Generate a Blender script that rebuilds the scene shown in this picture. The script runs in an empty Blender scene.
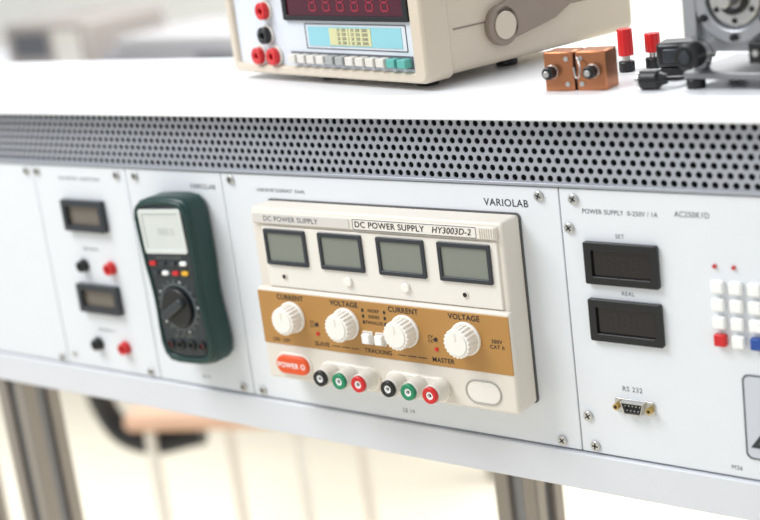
import bpy, bmesh, math, random
from mathutils import Vector, Matrix
random.seed(3)
S=bpy.context.scene
M=0.001
ZO=1.05          # height of the panel origin above the floor
T=138            # tabletop (mm, panel coordinates)

# ---------------------------------------------------------------- materials
def lin(c):
    c=c/255.0
    return c/12.92 if c<=0.04045 else ((c+0.055)/1.055)**2.4
MATS={}
def mat(name,rgb,rough=0.5,metal=0.0,var=0.04,scale=30.0,bump=0.0,emis=0.0,spec=0.5,coat=0.0):
    if name in MATS: return MATS[name]
    m=bpy.data.materials.new(name); m.use_nodes=True
    nt=m.node_tree; b=nt.nodes["Principled BSDF"]
    col=(lin(rgb[0]),lin(rgb[1]),lin(rgb[2]),1)
    tc=nt.nodes.new("ShaderNodeTexCoord"); nz=nt.nodes.new("ShaderNodeTexNoise")
    nz.inputs["Scale"].default_value=scale; nz.inputs["Detail"].default_value=3
    nt.links.new(tc.outputs["Object"],nz.inputs["Vector"])
    mx=nt.nodes.new("ShaderNodeMix"); mx.data_type='RGBA'
    mx.inputs[6].default_value=tuple(c*(1-var) for c in col[:3])+(1,)
    mx.inputs[7].default_value=tuple(min(1,c*(1+var)) for c in col[:3])+(1,)
    nt.links.new(nz.outputs["Fac"],mx.inputs[0]); nt.links.new(mx.outputs[2],b.inputs["Base Color"])
    b.inputs["Roughness"].default_value=rough; b.inputs["Metallic"].default_value=metal
    b.inputs["Specular IOR Level"].default_value=spec
    b.inputs["Coat Weight"].default_value=coat
    if bump:
        n2=nt.nodes.new("ShaderNodeTexNoise"); n2.inputs["Scale"].default_value=1500
        nt.links.new(tc.outputs["Object"],n2.inputs["Vector"])
        bp=nt.nodes.new("ShaderNodeBump"); bp.inputs["Strength"].default_value=bump; bp.inputs["Distance"].default_value=0.0004
        nt.links.new(n2.outputs["Fac"],bp.inputs["Height"]); nt.links.new(bp.outputs["Normal"],b.inputs["Normal"])
    if emis:
        b.inputs["Emission Color"].default_value=col; b.inputs["Emission Strength"].default_value=emis
    MATS[name]=m; return m
panel_m=mat("panel_paint",(222,225,229),0.38,var=0.02,bump=0.15)
top_m=mat("tabletop_laminate",(239,240,243),0.25,var=0.01,scale=6)
rail_m=mat("rail_paint",(212,214,219),0.4,var=0.02)
perf_m=mat("perforated_steel",(166,169,177),0.35,metal=0.3,var=0.03)
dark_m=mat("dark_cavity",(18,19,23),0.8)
black_m=mat("black_plastic",(16,17,20),0.35)
gloss_m=mat("dark_window",(16,15,18),0.08)
steel_m=mat("steel",(196,195,192),0.28,metal=0.85)
dsteel_m=mat("dull_steel",(138,138,140),0.42,metal=0.7)
alu_m=mat("aluminium_profile",(150,142,134),0.4,metal=0.4)
motor_m=mat("motor_steel",(168,170,174),0.38,metal=0.75)
beige_m=mat("supply_case",(220,213,202),0.4,bump=0.1,var=0.02)
beige2_m=mat("supply_face",(228,223,214),0.42,bump=0.08,var=0.02)
gold_m=mat("gold_band",(178,132,72),0.38,metal=0.15,var=0.03)
knob_m=mat("knob_ivory",(236,232,224),0.38,var=0.01)
lcd_m=mat("lcd_glass",(126,130,121),0.1,var=0.03)
lcdf_m=mat("lcd_frame",(44,48,54),0.3)
cutshade_m=mat("cutout_shadow",(90,90,92),0.5)  # grey standing for the shadow line around the supply
red_m=mat("red_plastic",(200,28,32),0.3)
green_m=mat("green_plastic",(16,128,88),0.3)
white_m=mat("white_plastic",(240,240,238),0.35)
orange_m=mat("power_button_red",(222,82,32),0.35)
text_m=mat("ink_black",(40,38,40),0.6)
textg_m=mat("ink_grey",(96,98,104),0.6)
green_d=mat("holster_green",(12,52,48),0.36,var=0.05)
mmf_m=mat("meter_face",(36,44,48),0.42)
mml_m=mat("meter_lcd",(208,212,208),0.15)
yel_m=mat("yellow_key",(226,170,40),0.35)
blue_m=mat("blue_key",(30,72,150),0.35)
body_m=mat("bench_meter_case",(204,192,174),0.45,bump=0.1,var=0.02)
bface_m=mat("bench_meter_face",(210,215,222),0.35)
taupe_m=mat("handle_taupe",(140,126,114),0.45)
redwin_m=mat("red_window",(72,18,36),0.08)
digit_m=mat("dim_digit",(130,26,46),0.3,emis=0.25)
digd_m=mat("off_digit",(38,28,31),0.3)
cu_m=mat("copper",(184,122,86),0.26,metal=0.85,var=0.15,scale=60)
brown_m=mat("pale_wood",(212,172,146),0.5,scale=8,var=0.1)
chleg_m=mat("chair_leg_paint",(222,216,206),0.5)
jwhite_m=mat("post_grey",(212,208,200),0.35)
ltblue_m=mat("label_cyan",(140,196,206),0.4)
ltyel_m=mat("label_yellow",(206,204,156),0.4)
led_m=mat("led_red",(190,60,60),0.3)
clear_m=mat("legend_plate",(196,200,208),0.4)

# ---------------------------------------------------------------- helpers
def link(o,p):
    S.collection.objects.link(o)
    if p is not None: o.parent=p
    return o
def empty(name,loc=(0,0,0),rot=(0,0,0)):
    e=bpy.data.objects.new(name,None); e.empty_display_size=0.05
    e.location=[c*M for c in loc]; e.rotation_euler=rot
    S.collection.objects.link(e); return e
def finish(bm,name,m,p,bevel=0,seg=2,smooth=True,ang=35):
    me=bpy.data.meshes.new(name)
    bmesh.ops.recalc_face_normals(bm,faces=bm.faces)
    bm.to_mesh(me); bm.free()
    me.materials.append(m)
    if smooth:
        for f in me.polygons: f.use_smooth=True
        try: me.set_sharp_from_angle(angle=math.radians(ang))
        except Exception: pass
    o=bpy.data.objects.new(name,me); link(o,p)
    if bevel:
        b=o.modifiers.new("bevel",'BEVEL'); b.width=bevel*M; b.segments=seg; b.limit_method='ANGLE'; b.angle_limit=math.radians(40)
        b.harden_normals=False
    return o
def box(name,x0,x1,y0,y1,z0,z1,m,p,bevel=0,seg=2):
    bm=bmesh.new(); bmesh.ops.create_cube(bm,size=1)
    for v in bm.verts:
        v.co=Vector((((x0+x1)/2+v.co.x*(x1-x0))*M,((y0+y1)/2+v.co.y*(y1-y0))*M,((z0+z1)/2+v.co.z*(z1-z0))*M))
    return finish(bm,name,m,p,bevel,seg)
def cyl(name,c,r,l,m,p,axis='y',r2=None,seg=32,bevel=0):
    bm=bmesh.new(); bmesh.ops.create_cone(bm,cap_ends=True,segments=seg,radius1=r*M,radius2=(r if r2 is None else r2)*M,depth=abs(l)*M)
    for v in bm.verts: v.co.z+=abs(l)*M/2
    rot={'y':Matrix.Rotation(math.radians(90),4,'X'),'z':Matrix.Identity(4),'x':Matrix.Rotation(math.radians(90),4,'Y')}[axis]
    bmesh.ops.transform(bm,matrix=Matrix.Translation(Vector(c)*M)@rot,verts=bm.verts)
    return finish(bm,name,m,p,bevel)
def tube(name,c,r,ri,l,m,p,seg=32,axis='y',bevel=0):
    bm=bmesh.new(); rings=[]
    for rr,yy in ((r,0),(r,l),(ri,l),(ri,0)):
        ring=[]
        for i in range(seg):
            a=2*math.pi*i/seg
            if axis=='y': co=(c[0]+rr*math.cos(a),c[1]-yy,c[2]+rr*math.sin(a))
            elif axis=='x': co=(c[0]+yy,c[1]+rr*math.cos(a),c[2]+rr*math.sin(a))
            else: co=(c[0]+rr*math.cos(a),c[1]+rr*math.sin(a),c[2]+yy)
            ring.append(bm.verts.new(Vector(co)*M))
        rings.append(ring)
    for k in range(4):
        A=rings[k];B=rings[(k+1)%4]
        for i in range(seg):
            bm.faces.new((A[i],A[(i+1)%seg],B[(i+1)%seg],B[i]))
    return finish(bm,name,m,p,bevel)
def poly(name,pts,y0,y1,m,p,bevel=0,seg=2,scale_front=1.0,plane='xz'):
    bm=bmesh.new(); n=len(pts)
    cx=sum(q[0] for q in pts)/n; cz=sum(q[1] for q in pts)/n
    def mk(a,b,y):
        return Vector((a,y,b))*M if plane=='xz' else Vector((y,a,b))*M
    A=[bm.verts.new(mk(a,b,y0)) for a,b in pts]
    B=[bm.verts.new(mk(cx+(a-cx)*scale_front,cz+(b-cz)*scale_front,y1)) for a,b in pts]
    bm.faces.new(A); bm.faces.new(B[::-1])
    for i in range(n): bm.faces.new((A[i],B[i],B[(i+1)%n],A[(i+1)%n]))
    return finish(bm,name,m,p,bevel,seg)
def rr(x0,x1,z0,z1,r,n=6):
    pts=[]
    for cx,cz,a0 in ((x1-r,z1-r,0),(x0+r,z1-r,90),(x0+r,z0+r,180),(x1-r,z0+r,270)):
        for i in range(n+1):
            a=math.radians(a0+90*i/n); pts.append((cx+r*math.cos(a),cz+r*math.sin(a)))
    return pts
def frame(name,outer,inner,y0,y1,m,p,bevel=0):
    bm=bmesh.new(); n=len(outer); L=[]
    for pts,y in ((outer,y0),(outer,y1),(inner,y1),(inner,y0)):
        L.append([bm.verts.new(Vector((a,y,b))*M) for a,b in pts])
    for k in range(4):
        A=L[k];B=L[(k+1)%4]
        for i in range(n): bm.faces.new((A[i],A[(i+1)%n],B[(i+1)%n],B[i]))
    return finish(bm,name,m,p,bevel)
def text(s,x,y,z,size,m,p,align='CENTER',sx=1.0,name=None,ext=0.05,shear=0,off=0.0):
    cu=bpy.data.curves.new((name or "lettering"),'FONT'); cu.body=s; cu.size=size*1.38*M; cu.extrude=ext*M
    cu.align_x=align; cu.align_y='CENTER'; cu.shear=shear; cu.space_character=1.08; cu.offset=off*M
    cu.materials.append(m)
    o=bpy.data.objects.new(name or "lettering",cu); o.location=Vector((x,y,z))*M
    o.rotation_euler=(math.radians(90),0,0); o.scale=(sx,1,1)
    return link(o,p)
def path(name,pts,r,m,p,cyclic=False):
    cu=bpy.data.curves.new(name,'CURVE'); cu.dimensions='3D'; cu.bevel_depth=r*M; cu.bevel_resolution=4
    sp=cu.splines.new('BEZIER'); sp.bezier_points.add(len(pts)-1)
    for b,q in zip(sp.bezier_points,pts):
        b.co=Vector(q)*M; b.handle_left_type='AUTO'; b.handle_right_type='AUTO'
    sp.use_cyclic_u=cyclic; cu.use_fill_caps=True; cu.materials.append(m)
    return link(bpy.data.objects.new(name,cu),p)
def screw(x,z,p,r=4.0,y=0):
    cyl("screw_head",(x,y,z),r,2.2,steel_m,p,bevel=0.8,seg=24)
    a=random.uniform(0,90)
    for k in (0,90):
        o=box("screw_slot",-r*.6,r*.6,-2.5,-1.9,-.45,.45,dark_m,p)
        o.location=Vector((x,y,z))*M; o.rotation_euler=(0,math.radians(a+k),0)

# ---------------------------------------------------------------- console
con=empty("instrument_console")
XL,XR=-900,560
DEP=175
box("housing",XL,XR,6,DEP-4,-141,T-22,panel_m,con)
poly("tabletop",[(-14,T-3),(-11,T),(DEP,T),(DEP,T-18),(-14,T-18)],XL,XR,top_m,con,bevel=1.0,plane='yz')
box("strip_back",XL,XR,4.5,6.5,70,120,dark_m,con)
def perforated():
    bm=bmesh.new(); p=7.6; h=6.72; rows=7; r=2.5; z0=71; N=12
    nx=int((XR-XL)/p)
    for j in range(rows):
        zc=z0+h*(j+.5); off=(p/2 if j%2 else 0)
        for i in range(nx-1):
            xc=XL+p*(i+.5)+off+1
            o=[];q=[]
            for k in range(N):
                a=2*math.pi*(k+.5)/N; c,s=math.cos(a),math.sin(a)
                t=min((p/2)/max(abs(c),1e-6),(h/2)/max(abs(s),1e-6))
                q.append(bm.verts.new(Vector((xc+r*c,0,zc+r*s))*M)); o.append(bm.verts.new(Vector((xc+t*c,0,zc+t*s))*M))
            for k in range(N):
                k2=(k+1)%N
                a=o[k].co;b=o[k2].co
                if abs(a.x-b.x)>1e-7 and abs(a.z-b.z)>1e-7:
                    sx=1 if (a.x+b.x)/2>xc*M else -1; sz=1 if (a.z+b.z)/2>zc*M else -1
                    cv=bm.verts.new(Vector((xc+sx*p/2,0,zc+sz*h/2))*M)
                    bm.faces.new((q[k],o[k],cv,o[k2],q[k2]))
                else: bm.faces.new((q[k],o[k],o[k2],q[k2]))
    bmesh.ops.remove_doubles(bm,verts=bm.verts,dist=1e-6)
    me=bpy.data.meshes.new("perforated_strip")
    for f in bm.faces: 
        f.normal_update()
        if f.normal.y>0: f.normal_flip()
    bm.to_mesh(me); bm.free(); me.materials.append(perf_m)
    o=bpy.data.objects.new("perforated_strip",me); link(o,con)
    sm=o.modifiers.new("thickness",'SOLIDIFY'); sm.thickness=1.2*M; sm.offset=-1
perforated()
box("strip_lip_upper",XL,XR,-1,5,118,120.5,perf_m,con)
box("strip_lip_lower",XL,XR,-1.5,5,68.4,71,perf_m,con,bevel=.5)
seams=[XL,-760,-589,-421,-288,-166,174.5,XR]
for i in range(len(seams)-1):
    box("face_panel_%d"%(i+1),seams[i]+.5,seams[i+1]-.5,0,6,-140,67.5,panel_m,con,bevel=.7)
box("bottom_rail",XL,XR,-3,40,-172,-141.6,rail_m,con,bevel=1.2)
box("underside",XL,XR,40,DEP-4,-146,-141,rail_m,con)
for x,z in ((158,61),(158,-134),(187,60),(181.5,38),(183,-110),(187,-134),(-154,62),(-154,-134),(-300,61),(-300,-134),(-414,61),(-275,61),(-430,61),(-430,-134),(-178,-134),(540,60),(540,-134)):
    screw(x,z,con)
cyl("screw_head",(-410,0,-128),3,1.8,steel_m,con,bevel=.6)
def lcd_module(x0,x1,z0,z1,p,glass,fr=black_m,b=5,y=0,out=4):
    frame("display_bezel",rr(x0,x1,z0,z1,1.5),rr(x0+b,x1-b,z0+b,z1-b,1),y,y-out,fr,p,bevel=.5)
    box("display_glass",x0+b-.5,x1-b+.5,y-1.6,y-.5,z0+b-.5,z1-b+.5,glass,p)
lcdl_m=mat("lcd_brownish",(116,108,98),0.15)
lcd_module(-382,-324,4,35,con,lcdl_m,lcdf_m,6,out=6)
lcd_module(-382,-324,-79,-50,con,lcdl_m,lcdf_m,6,out=6)
def jack(x,z,m,p,y=0):
    cyl("jack_flange",(x,y,z),6.8,2,m,p,bevel=.6); tube("jack_collar",(x,y-2,z),5.8,2.4,5,m,p,bevel=.5)
    cyl("jack_hole",(x,y-2,z),2.5,1,dark_m,p)
for x,z,m in ((-369,-32,black_m),(-330,-32,red_m),(-369,-113,black_m),(-330,-113,red_m)): jack(x,z,m,con)
text("- EINGANG +",-356,-.1,-15,3.2,textg_m,con); text("VOLTMETER  LEHRSYSTEM",-355,-.1,55,3.4,textg_m,con)
text("- EINGANG +",-355,-.1,-98,3.2,textg_m,con)
text("VARIOLAB",-190,-.1,54,4.6,text_m,con,name="panel_brand"); text("LE 12",-225,-.1,-130,3,textg_m,con)
text("VARIOLAB",128,-.1,54,5.8,text_m,con,name="panel_brand",off=.06)
text("LABORNETZGERAET  DUAL",-98,-.1,54,3.0,text_m,con); text("LE 14",10,-.1,-131,3.6,text_m,con)
rwin=mat("amber_black_window",(26,20,22),0.1)
lcd_module(193,252,-3,29,con,rwin,black_m,6,out=4); lcd_module(193,252,-47,-14.5,con,rwin,black_m,6,out=4)
def seg7(x,z,w,h,m,p,y):
    t=w*.17
    for a in ((x-w/2+t,x+w/2-t,z+h/2-t,z+h/2),(x-w/2+t,x+w/2-t,z-t/2,z+t/2),(x-w/2+t,x+w/2-t,z-h/2,z-h/2+t),
              (x-w/2,x-w/2+t,z+t*.6,z+h/2-t*.6),(x+w/2-t,x+w/2,z+t*.6,z+h/2-t*.6),(x-w/2,x-w/2+t,z-h/2+t*.6,z-t*.6),(x+w/2-t,x+w/2,z-h/2+t*.6,z-t*.6)):
        box("digit_segment",a[0],a[1],y-.15,y,a[2],a[3],m,p)
for zc in (13,-31):
    for k in range(3): seg7(213+k*10,zc,6.4,11,digd_m,con,-1.6)
text("SET",222,-.1,33.5,3.2,textg_m,con); text("REAL",225,-.1,-9.5,3.2,textg_m,con); text("RS 232",222,-.1,-84,4,textg_m,con)
text("POWER SUPPLY  0-250V / 1A",193,-.1,51,3.6,textg_m,con,align='LEFT',sx=.9,off=.04); text("AC250K1D",266,-.1,52.5,4.2,textg_m,con,align='LEFT',sx=.9,off=.04)
text("M26",301,-.1,-133,3.4,textg_m,con)
for x in (294,308): cyl("indicator_led",(x,0,17),1.5,1.6,led_m,con,seg=16)
for j in range(4):
    for i in range(4):
        m=white_m
        if j==3: m=(red_m,white_m,blue_m,blue_m)[i]
        x=296+13.4*i; z=3-13*j
        box("key_%d%d"%(j,i),x-4.5,x+4.5,-5,0,z-4.5,z+4.5,m,con,bevel=1.2,seg=3)
def dshape(x,z,w,h):
    return [(x-w/2,z+h/2),(x+w/2,z+h/2),(x+w/2-h*.28,z-h/2),(x-w/2+h*.28,z-h/2)]
poly("serial_port_flange",rr(207,240,-102.5,-91.5,2),0,-1.2,steel_m,con,bevel=.2)
frame("serial_port_shell",dshape(223.5,-97,19,9.5),dshape(223.5,-97,17,8),-1,-6,steel_m,con)
poly("serial_port_insert",dshape(223.5,-97,17,8),-1,-3,black_m,con)
for k in range(5): cyl("pin",(217.5+k*3,-3,-95.1),.5,2,steel_m,con,seg=8)
for k in range(4): cyl("pin",(219+k*3,-3,-98.7),.5,2,steel_m,con,seg=8)
for x in (210,237): cyl("serial_port_standoff",(x,-1,-97),2.6,5,mat("brass",(190,160,90),.3,metal=.8),con,seg=6); 
for x in (210,237): cyl("standoff_hole",(x,-6,-97),1.3,.2,dark_m,con,seg=12)
poly("warning_plate",rr(309,379,-124,-60,5),0,-.6,clear_m,con)
frame("warning_border",rr(309,379,-124,-60,5),rr(310.2,377.8,-122.8,-61.2,4.4),-.5,-.9,textg_m,con)
tri=[(344,-72),(313,-115),(375,-115)]; tri2=[(344,-79),(319,-112),(369,-112)]
frame("warning_triangle",tri,tri2,-.5,-1,lcdf_m,con)
poly("warning_bolt",[(346,-84),(338,-99),(343,-99),(341,-110),(349,-95),(344.5,-95)],-.5,-1,lcdf_m,con)
def leg(x,y,w=45,z1=-172,name="leg"):
    box(name+"_core",x-w/2+6,x+w/2-6,y-w/2+6,y+w/2-6,-1050,z1,dsteel_m,con)
    for sx in (-1,1):
        for sy in (-1,1):
            cx=x+sx*(w/2-w*.17); cy=y+sy*(w/2-w*.17)
            box(name+"_profile",cx-w*.17,cx+w*.17,cy-w*.17,cy+w*.17,-1050,z1,alu_m,con,bevel=2)
    box(name+"_foot",x-w/2-3,x+w/2+3,y-w/2-3,y+w/2+3,-1050,-1042,black_m,con)
leg(-532,24,46); leg(-850,147,44,-146); leg(22,147,46,-146); leg(500,24,44); leg(500,147,44,-146)

# ---------------------------------------------------------------- power supply
ps=empty("dc_power_supply")
box("case",-113,139,-25,0,-105,46,beige_m,ps,bevel=3,seg=3)
frame("cutout_shadow",rr(-114,140,-106,47,4),rr(-112,138,-104,45,3),0,-1.2,cutshade_m,ps)  # thin frame coloured as the shadow at the panel cut-out edge
box("header",-109,135,-28,-24,33,43,beige_m,ps,bevel=1.2)
box("header_strip",-107,-4,-28.5,-27,34,42.5,mat("label_grey",(208,204,198),.4),ps,bevel=.3)
text("DC POWER SUPPLY",-66,-28.6,38,4.4,textg_m,ps,sx=1.05,off=.05); 
box("header_label",0,134,-28.6,-27,33.5,43,beige2_m,ps,bevel=.4)
frame("header_label_border",rr(0,118,33.8,42.7,1),rr(.5,117.5,34.3,42.2,.8),-28.5,-28.8,textg_m,ps)
text("DC POWER SUPPLY",2,-28.8,38.2,5.0,text_m,ps,align='LEFT',sx=1.06,off=.05); text("HY3003D-2",77,-28.8,38.2,5.0,text_m,ps,align='LEFT',shear=.25,off=.05)
for k in range(7): box("header_rib",120.5+k*2,121.5+k*2,-29.4,-28,34.5,42,beige_m,ps)
box("display_face",-101,134,-27,-24,-22,31,beige2_m,ps,bevel=1)
for x0,x1 in ((-98,-53),(-39,6),(21,67),(80,128)):
    frame("lcd_bezel",rr(x0,x1,-2,29,1.2),rr(x0+3,x1-3,1.5,25.5,.8),-26,-29,lcdf_m,ps,bevel=.4)
    box("lcd",x0+2.5,x1-2.5,-27.6,-26.6,1,26,lcd_m,ps)
for x in (-82,101):
    cyl("fixing_screw",(x,-27,-12),2.8,1.0,beige_m,ps,seg=20,bevel=.3); cyl("fixing_hole",(x,-28,-12),1.8,.3,black_m,ps,seg=16)
for x in (-13,45): cyl("round_cap",(x,-27,-11),4,2.4,knob_m,ps,seg=24,bevel=.8)
box("control_section",-113,141,-31,-24,-104,-22.5,beige_m,ps,bevel=2.2,seg=3)
poly("gold_band",rr(-112,140,-72,-25,1),-30.5,-31.6,gold_m,ps,bevel=.3)
def knob(x,z,r,p,y):
    cyl("knob_skirt",(x,y,z),r*1.12,3,knob_m,p,bevel=.8,seg=40)
    pts=[]
    n=84
    for i in range(n):
        a=2*math.pi*i/n; q=r*(1+.035*(1 if (i//2)%2 else -1)); pts.append((x+q*math.cos(a),z+q*math.sin(a)))
    poly("knob_grip",pts,y-3,y-14,knob_m,p,bevel=.5,scale_front=.95)
    cyl("knob_cap",(x,y-14,z),r*.78,.8,knob_m,p,bevel=.4,seg=32)
    box("knob_pointer",x-.5,x+.5,y-15,y-14.6,z+r*.15,z+r*.7,beige_m,p)
KX=(-76,-18,42,100)
for x in KX: knob(x,-46,12.2,ps,-31)
for x,s in zip(KX,("CURRENT","VOLTAGE","CURRENT","VOLTAGE")): text(s,x,-31.8,-29.2,4.5,text_m,ps,sx=1.0,off=.06)
for x0 in (-50,71):
    for dz in (0,5): cyl("indicator",(x0,-31.6,-50-dz*1.6),1.6,1,(red_m if dz else text_m),ps,seg=14)
    text("CV\nCC",x0-5,-31.8,-50,2.6,text_m,ps)
for k,s in enumerate(("INDEP","SERIES","PARALLEL")):
    text(s,12,-31.8,-32.5-5*k,2.8,text_m,ps)
    for x in (1,23): box("mode_mark",x-1,x+1,-31.9,-31.5,-33.8-5*k,-31.2-5*k,text_m,ps)
for x in (4,17):
    frame("toggle_frame",rr(x-5,x+5,-61,-50,.8),rr(x-4,x+4,-60,-51,.6),-31,-33,beige2_m,ps); box("toggle_button",x-3.8,x+3.8,-37,-31,-59.6,-51.4,white_m,ps,bevel=.8)
text("TRACKING",12,-31.8,-67,3.8,text_m,ps,off=.04); text("SLAVE",-47,-31.8,-67,4,text_m,ps,off=.04); text("MASTER",76,-31.8,-67,4,text_m,ps,off=.04)
text("ON  OFF",-92,-31.8,-68,3.4,text_m,ps); text("300V\nCAT II",128,-31.8,-48,3.2,text_m,ps)
for x in (-36,-26,-16,32,42,52): box("tick_line",x,x+8,-31.8,-31.5,-67.3,-66.7,text_m,ps)
poly("power_button_surround",rr(-101,-62,-99,-79,9.5),-30.5,-32.5,beige2_m,ps,bevel=.8)
poly("power_button",rr(-99,-64,-97,-81,7.8),-31,-36,orange_m,ps,bevel=1.5,seg=3)
text("POWER O",-81.5,-36.1,-89,4.6,white_m,ps,off=.1)
for x0 in (-52,17): poly("post_housing",rr(x0,x0+62,-102,-81.5,9),-30,-34,beige2_m,ps,bevel=1.2)
for x,m in ((-39,black_m),(-19,green_m),(1,red_m),(31,black_m),(51,green_m),(72,red_m)):
    cyl("post_body",(x+1,-33,-89.5),7.8,15,jwhite_m,ps,bevel=.6); tube("post_ring",(x+1,-48,-89.5),6.8,3.2,3.5,m,ps,bevel=.8)
    tube("post_insert",(x+1,-47,-89.5),3.3,1.9,3.8,white_m,ps); cyl("post_hole",(x+1,-47,-89.5),2,1,dark_m,ps)
frame("oval_rim",rr(94,127,-99,-79,9.9,8),rr(95.2,125.8,-97.8,-80.2,8.8,8),-30.5,-31.9,mat("oval_line",(168,164,158),.5),ps,bevel=.3)
poly("oval_badge",rr(95.4,125.6,-97.6,-80.4,8.6,8),-30.8,-31.4,beige2_m,ps)

# ---------------------------------------------------------------- hand multimeter
mm=empty("digital_multimeter",(-216,-0.6,-27),(0,math.radians(-3.2),0))
half=[(0,77),(18,76.5),(30,74),(35,69),(37,62),(37,40),(36,15),(34,0),(33,-15),(33.5,-30),(35,-45),(35.5,-62),(33,-72),(27,-78),(16,-80),(0,-80.5)]
half=[(a*.94,b) for a,b in half]
out=[(a,b) for a,b in half]+[(-a,b) for a,b in half[-2:0:-1]]
poly("holster",out,0,-27,green_d,mm,bevel=5,seg=4)
sc=[(a*.84,b*.90+1) for a,b in out]
poly("front_face",sc,-26,-28.5,mmf_m,mm,bevel=1.2)
frame("holster_rim",[(a*.96,b*.97) for a,b in out],[(a*.86,b*.91+.8) for a,b in out],-25,-29.5,green_d,mm,bevel=1.2)
g=empty("meter_controls",(0,2,0)); g.parent=mm; mq=g
frame("lcd_bezel",rr(-27,27,26,67,3),rr(-23,23,30,63,2),-30,-32,mml_m,mq,bevel=.6)
box("lcd",-24,24,-31,-30,29,64,mat("mm_lcd2",(204,208,204),.12),mq)
text("000.0",4,-31.1,46,6.5,mat("lcd_ink",(180,184,180),.4),mq)
for x,m in ((-21,red_m),(-9,lcdf_m),(4,lcdf_m),(18,white_m)): poly("key",rr(x-4,x+4,15,19,1.8),-30,-32.5,m,mq,bevel=.6)
for x,m in ((-20,lcdf_m),(-7,white_m),(6,red_m),(18,yel_m)): poly("key",rr(x-4,x+4,6,10,1.8),-30,-32.5,m,mq,bevel=.6)
tube("dial_ring",(0,-30.3,-24),22,21.2,.6,mat("dial_ring_grey",(120,128,130),.4),mq)
cyl("dial",(0,-30,-24),18,5,black_m,mq,bevel=1.2,seg=48)
o=poly("dial_grip",rr(-4,4,-16,16,3.6),-4,-11,mat("dial_grip",(44,50,54),.4),mq,bevel=1.5)
o.location=Vector((0,-30,-24))*M; o.rotation_euler=(0,math.radians(60),0)
for i in range(20):
    a=2*math.pi*i/20; r=24.5
    cyl("dial_tick",(r*math.cos(a),-30.4,-24+r*math.sin(a)),.9,.4,(white_m,lcd_m,lcd_m,lcd_m)[i%4],mq,seg=8)
for x,m in ((-20,red_m),(-7,black_m),(7,black_m),(20,red_m)):
    tube("input_jack",(x,-30,-60),4.8,2.4,2.5,black_m,mq,bevel=.4); cyl("jack_hole",(x,-30,-60),2.4,.8,(dark_m if m is black_m else mat("jack_red",(120,30,34),.4)),mq,seg=16)
text("10A  mA  COM  V",0,-30.6,-52,2.4,lcd_m,mq); text("DIGITAL MULTIMETER",0,-30.6,22,2.2,lcd_m,mq)

# ---------------------------------------------------------------- bench meter
bm_=empty("benchtop_multimeter",(68,2,T),(0,0,math.radians(-14)))
W=266;Dp=234;H=96;F=8
box("case",-W,0,12,Dp,F,F+H,body_m,bm_,bevel=7,seg=4)
frame("front_bezel",rr(-W-2,2,F-2,F+H+2,7),rr(-W+7,-13,F+6,F+H-6,3),26,-2,body_m,bm_,bevel=2.5)
box("front_panel",-W+6,-11,2,16,F+5,F+H-5,bface_m,bm_)
box("side_groove",-1,.6,30,Dp-8,F+34,F+35.2,taupe_m,bm_)
frame("display_bezel",rr(-181,-15,F+45,F+79,2),rr(-175,-21,F+49,F+75,1.5),2.5,-1,black_m,bm_,bevel=.6)
box("display_window",-176,-20,.5,1.5,F+48,F+76,redwin_m,bm_)
for k in range(6): seg7(-138+k*19,F+60,10,15,digit_m,bm_,.4)
def bj(x,z,m):
    cyl("terminal_flange",(x,2,z),9,2.5,jwhite_m,bm_,bevel=.6); tube("terminal",(x,0,z),7.4,2.8,6,m,bm_,bevel=1); cyl("terminal_hole",(x,0,z),3,1,dark_m,bm_)
for x,z,m in ((-206,F+76,red_m),(-208,F+53,red_m),(-210,F+32,black_m),(-224,F+14,red_m),(-201,F+14,red_m)): bj(x,z,m)
box("label_cyan",-151,-28,1.6,2,F+24,F+40,ltblue_m,bm_); box("label_yellow",-121,-66,1.3,1.7,F+25,F+39,ltyel_m,bm_)
for r_ in range(4): text("20  200  2  20  200  2000",-90,1.2,F+27+r_*3.5,2.6,textg_m,bm_)
frame("label_line",rr(-155,-22,F+21.5,F+42.5,1),rr(-154.3,-22.7,F+22.2,F+41.8,1),2,1.5,textg_m,bm_)
for k in range(12):
    x=-170+k*13.3; m=jwhite_m if k<10 else mat("teal_key",(90,168,160),.4)
    if k in (4,5): m=mat("grey_key",(160,162,160),.4)
    box("push_button",x-5,x+5,-6,2,F+10,F+17,m,bm_,bevel=.8)
box("button_slot",-179,-17,1.4,2,F+8.5,F+18.5,textg_m,bm_)
for x in (-155,-30): 
    for y in (24,110): cyl("foot",(x,y,0),9,F+1,black_m,bm_,axis='z',bevel=1)
for s in (1,-1):
    cyl("handle_pivot",(0 if s>0 else -W-7,78,F+30),16,7,taupe_m,bm_,axis='x',bevel=1.5,seg=40)
    cyl("pivot_cap",(7 if s>0 else -W-8.5,78,F+30),11,1.5,body_m,bm_,axis='x',bevel=.6,seg=32)
    arm=[(68,42),(88,18),(134,26),(186,50),(236,90),(250,116),(226,124),(204,98),(172,74),(130,54),(88,50)]
    x0=1 if s>0 else -W-7
    poly("handle_arm",[(a,b+F) for a,b in arm],x0,x0+6,taupe_m,bm_,bevel=1.5,plane='yz')
box("handle_grip",-W-7,7,226,250,F+106,F+126,taupe_m,bm_,bevel=4)

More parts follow.
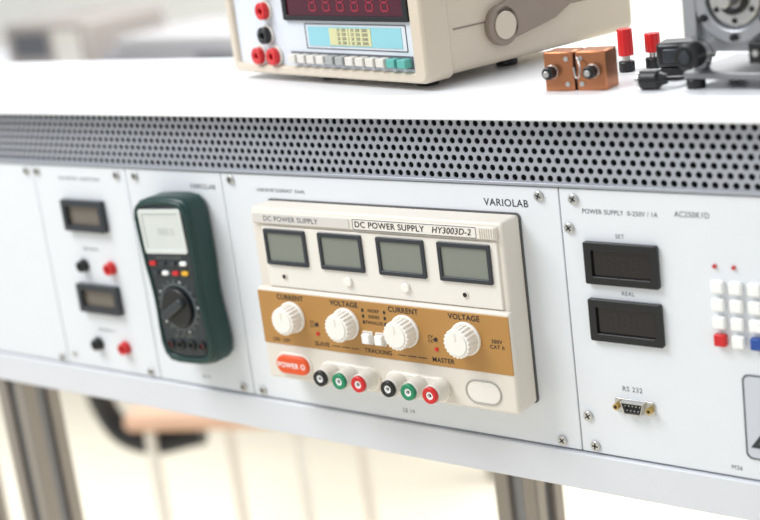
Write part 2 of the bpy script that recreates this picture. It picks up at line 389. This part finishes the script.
# ---------------------------------------------------------------- copper terminal block
cb=empty("copper_terminal_block",(170,4,T),(0,0,math.radians(4)))
for x0 in (0,25):
    box("copper_block",x0,x0+23,0,20,0,28,cu_m,cb,bevel=.8)
    kx=x0+(6 if x0==0 else 13)
    cyl("stud_washer",(kx,0,14),5,1.2,steel_m,cb,bevel=.3)
    cyl("stud_knob",(kx,-1,14),4.6,7,black_m,cb,bevel=1)
    cyl("stud_tip",(kx,-8,14),2.2,2.5,steel_m,cb,bevel=.4)
    for z in (5,23): cyl("screw",(x0+(18 if x0==0 else 4),0,z),1.8,.8,steel_m,cb,seg=12)
box("insulator",23,25,2,18,2,26,dark_m,cb)
path("wire",[(27,-1,24),(31,-6,17),(28,-5,10),(24,-2,17)],.6,steel_m,cb)

# ---------------------------------------------------------------- binding posts behind
def bpost(name,x,y,mcap,h):
    e=empty(name,(x,y,T))
    cyl("base",(0,0,0),6,8,black_m,e,axis='z',bevel=1); cyl("stem",(0,0,8),3,4,steel_m,e,axis='z')
    pts=[(5.6*(1+.05*(1 if i%2 else -1))*math.cos(i*math.pi/12),5.6*(1+.05*(1 if i%2 else -1))*math.sin(i*math.pi/12)) for i in range(24)]
    o=poly("grip",pts,0,-h,mcap,e,bevel=.6); o.rotation_euler=(math.radians(-90),0,0); o.location=(0,0,12*M)
    return e
bpost("binding_post",196,78,red_m,20); bpost("binding_post",211,92,red_m,14)
cn=empty("cable_connector",(232,55,T),(0,0,math.radians(10)))
box("shell",0,28,0,22,6,24,black_m,cn,bevel=3); box("latch",6,22,-3,1,10,20,lcdf_m,cn,bevel=1); cyl("strain_relief",(28,11,15),5,12,black_m,cn,axis='x',r2=4)
box("pad",2,26,2,20,0,6,black_m,cn,bevel=1)
pl=empty("banana_plug",(243,10,T+7),(0,0,math.radians(5)))
cyl("grip",(0,0,0),7,14,black_m,pl,axis='x',bevel=1.5); cyl("collar",(-3,0,0),5,3,steel_m,pl,axis='x',bevel=.4)
cyl("sleeve",(14,0,0),5,5,black_m,pl,axis='x',r2=3.5); path("lead",[(18,0,0),(24,12,-2),(26,40,-4),(40,80,-5)],1.8,black_m,pl)

# ---------------------------------------------------------------- small motor assembly
mo=empty("demonstration_motor",(275,10,T),(0,0,math.radians(-6)))
for x,y in ((6,6),(62,6),(6,60),(62,60)): cyl("rubber_foot",(x,y,0),6.5,7,black_m,mo,axis='z',bevel=1)
box("base_plate",0,78,0,70,7,12,dsteel_m,mo,bevel=1)
plate=[(2,12),(12,12),(16,24),(54,24),(60,12),(76,12),(76,96),(64,108),(14,108),(2,96)]
poly("end_plate",plate,16,10,motor_m,mo,bevel=1)
cyl("stator",(38,64,60),36,48,dsteel_m,mo,bevel=2,seg=48)
tube("end_ring",(38,10,60),30,21,5,motor_m,mo,bevel=1,seg=48)
cyl("rotor_disc",(38,10,60),19,4,steel_m,mo,bevel=1.5,seg=40)
tube("hub_ring",(38,6,60),11,7,3,black_m,mo,bevel=.6); cyl("shaft",(38,7,60),5,16,steel_m,mo,bevel=1)
for i in range(6):
    a=math.radians(30+60*i); cyl("bolt",(38+25.5*math.cos(a),5,60+25.5*math.sin(a)),2.6,3,dark_m,mo,seg=6)
    cyl("rotor_hole",(38+15*math.cos(a),6,60+15*math.sin(a)),2,.3,dark_m,mo,seg=12)
for x in (8,70):
    for z in (18,100): cyl("corner_bolt",(x,10,z if z>50 else 30),3.2,4,steel_m,mo,seg=6)
box("side_bracket",0,10,4,12,34,76,motor_m,mo,bevel=1); box("terminal_strip",50,76,0,10,18,32,black_m,mo,bevel=1)
for x in (56,63,70): cyl("terminal_screw",(x,0,25),2.2,2,steel_m,mo,seg=12)
cyl("adjuster_collar",(10,10,24),7.5,8,steel_m,mo,bevel=.8); cyl("adjuster_knob",(10,2,24),9,14,black_m,mo,bevel=1.6); cyl("adjuster_tip",(10,-12,24),4,1.5,lcdf_m,mo,bevel=.4)

# ---------------------------------------------------------------- room
def room():
    fl=mat("floor_vinyl",(242,234,215),0.35,scale=3,var=.05)
    wl=mat("wall_paint",(242,241,238),0.7,scale=3)
    fr=mat("window_frame",(230,233,237),0.4)
    F0=-1050
    box("floor",-7000,5000,-3500,4600,F0-60,F0,fl,None)
    box("wall_back",-7000,5000,4500,4600,F0,F0+900,wl,None)
    box("wall_back",-7000,5000,4500,4600,F0+2600,F0+3000,wl,None)
    for i,x in enumerate((-7000,-5000,-3000,-1000,1000,3000)):
        box("wall_back",x,x+300,4500,4600,F0+900,F0+2600,wl,None)
        w=empty("window_%d"%(i+1))
        frame("frame",[(x+300,F0+900),(x+2000,F0+900),(x+2000,F0+2600),(x+300,F0+2600)],[(x+350,F0+950),(x+1950,F0+950),(x+1950,F0+2550),(x+350,F0+2550)],4560,4510,fr,w)
        box("mullion",x+1120,x+1180,4510,4560,F0+950,F0+2550,fr,w)
    box("baseboard_back",-7000,5000,4485,4500,F0,F0+100,fr,None)
room()
wb=empty("rear_workbench")
box("worktop",-3300,-900,1500,2300,-190,-160,top_m,wb,bevel=4)
for x in (-3200,-1000):
    for y in (1560,2240): box("bench_leg",x-25,x+25,y-25,y+25,-1050,-190,alu_m,wb,bevel=3)
pr=empty("desktop_printer",(-2190,1640,-160))
box("body",0,560,0,380,0,70,mat("printer_grey",(158,156,158),.5),pr,bevel=16); box("lid",40,500,20,360,70,100,mat("printer_light",(184,182,182),.5),pr,bevel=12)
box("tray",60,460,-120,20,10,30,mat("tray_grey",(96,96,100),.5),pr,bevel=4); box("control_strip",360,540,-6,2,36,58,lcdf_m,pr)
mn=empty("laboratory_recorder",(-2560,1640,-160))
box("body",0,330,0,300,0,150,mat("recorder_grey",(160,152,146),.5),mn,bevel=10); box("screen",40,180,-4,2,60,125,mat("screen_grey",(86,88,94),.3),mn); box("control_panel",210,310,-4,2,30,130,jwhite_m,mn)
# chair
ch=empty("wooden_armchair",(-1120,960,-1050),(0,0,math.radians(24)))
box("seat",-190,170,-210,210,425,460,brown_m,ch,bevel=16,seg=4)
box("backrest",-180,160,200,228,620,880,brown_m,ch,bevel=12,seg=4)
for x in (-150,130):
    box("front_leg",x-9,x+9,-190,-172,0,427,chleg_m,ch,bevel=4); box("rear_leg",x-9,x+9,182,200,0,860,chleg_m,ch,bevel=4)
path("armrest",[(-60,-150,400),(-180,-160,392),(-228,-160,430),(-234,-160,600),(-228,-80,652),(-220,180,660)],23,black_m,ch)
path("armrest",[(160,-60,442),(200,-60,470),(214,-80,600),(212,-40,652),(208,180,660)],18,black_m,ch)

# ---------------------------------------------------------------- light
w=bpy.data.worlds.new("World"); S.world=w; w.use_nodes=True
nt=w.node_tree; bg=nt.nodes["Background"]
tc=nt.nodes.new("ShaderNodeTexCoord"); gr=nt.nodes.new("ShaderNodeSeparateXYZ"); cr=nt.nodes.new("ShaderNodeValToRGB")
nt.links.new(tc.outputs["Generated"],gr.inputs[0]); nt.links.new(gr.outputs["Z"],cr.inputs[0])
cr.color_ramp.elements[0].color=(.68,.70,.73,1); cr.color_ramp.elements[1].color=(.94,.98,1,1)
nt.links.new(cr.outputs[0],bg.inputs[0]); bg.inputs["Strength"].default_value=0.96
def area(name,loc,target,sx,sy,e,c=(1,1,1)):
    L=bpy.data.lights.new(name,'AREA'); L.shape='RECTANGLE'; L.size=sx; L.size_y=sy; L.energy=e; L.color=c
    o=bpy.data.objects.new(name,L); o.location=loc; S.collection.objects.link(o)
    o.rotation_euler=(Vector(target)-Vector(loc)).to_track_quat('-Z','Y').to_euler()
area("added_area_light",(-0.9,-1.0,1.75),(0,0,0),1.3,1.0,46,(.98,.99,1))  # added overhead fill in place of soft daylight, no real fixture
area("added_area_light",(-0.6,2.2,1.75),(-.6,2.2,-1),2.8,1.6,120,(1,1,1))  # added fill over the floor and bench behind, no real fixture

# ---------------------------------------------------------------- camera
cam=bpy.data.cameras.new("camera"); co=bpy.data.objects.new("camera",cam); S.collection.objects.link(co)
right=Vector((0.78993514,0.60049268,-0.12414109)); up=Vector((-0.06932941,0.28861629,0.95493145)); back=Vector((0.60925849,-0.74572728,0.26961995))
R=Matrix((right,up,back)).transposed().to_4x4(); R.translation=Vector((0.71892501,-0.87995819,0.31815155))
co.matrix_world=R
cam.sensor_width=36; cam.lens=1450/760*36; cam.clip_start=.05
cam.dof.use_dof=True; cam.dof.focus_distance=1.11; cam.dof.aperture_fstop=3.8
S.camera=co
S.view_settings.view_transform='Standard'
for o in list(S.objects):
    if o.parent is None: o.location.z+=ZO
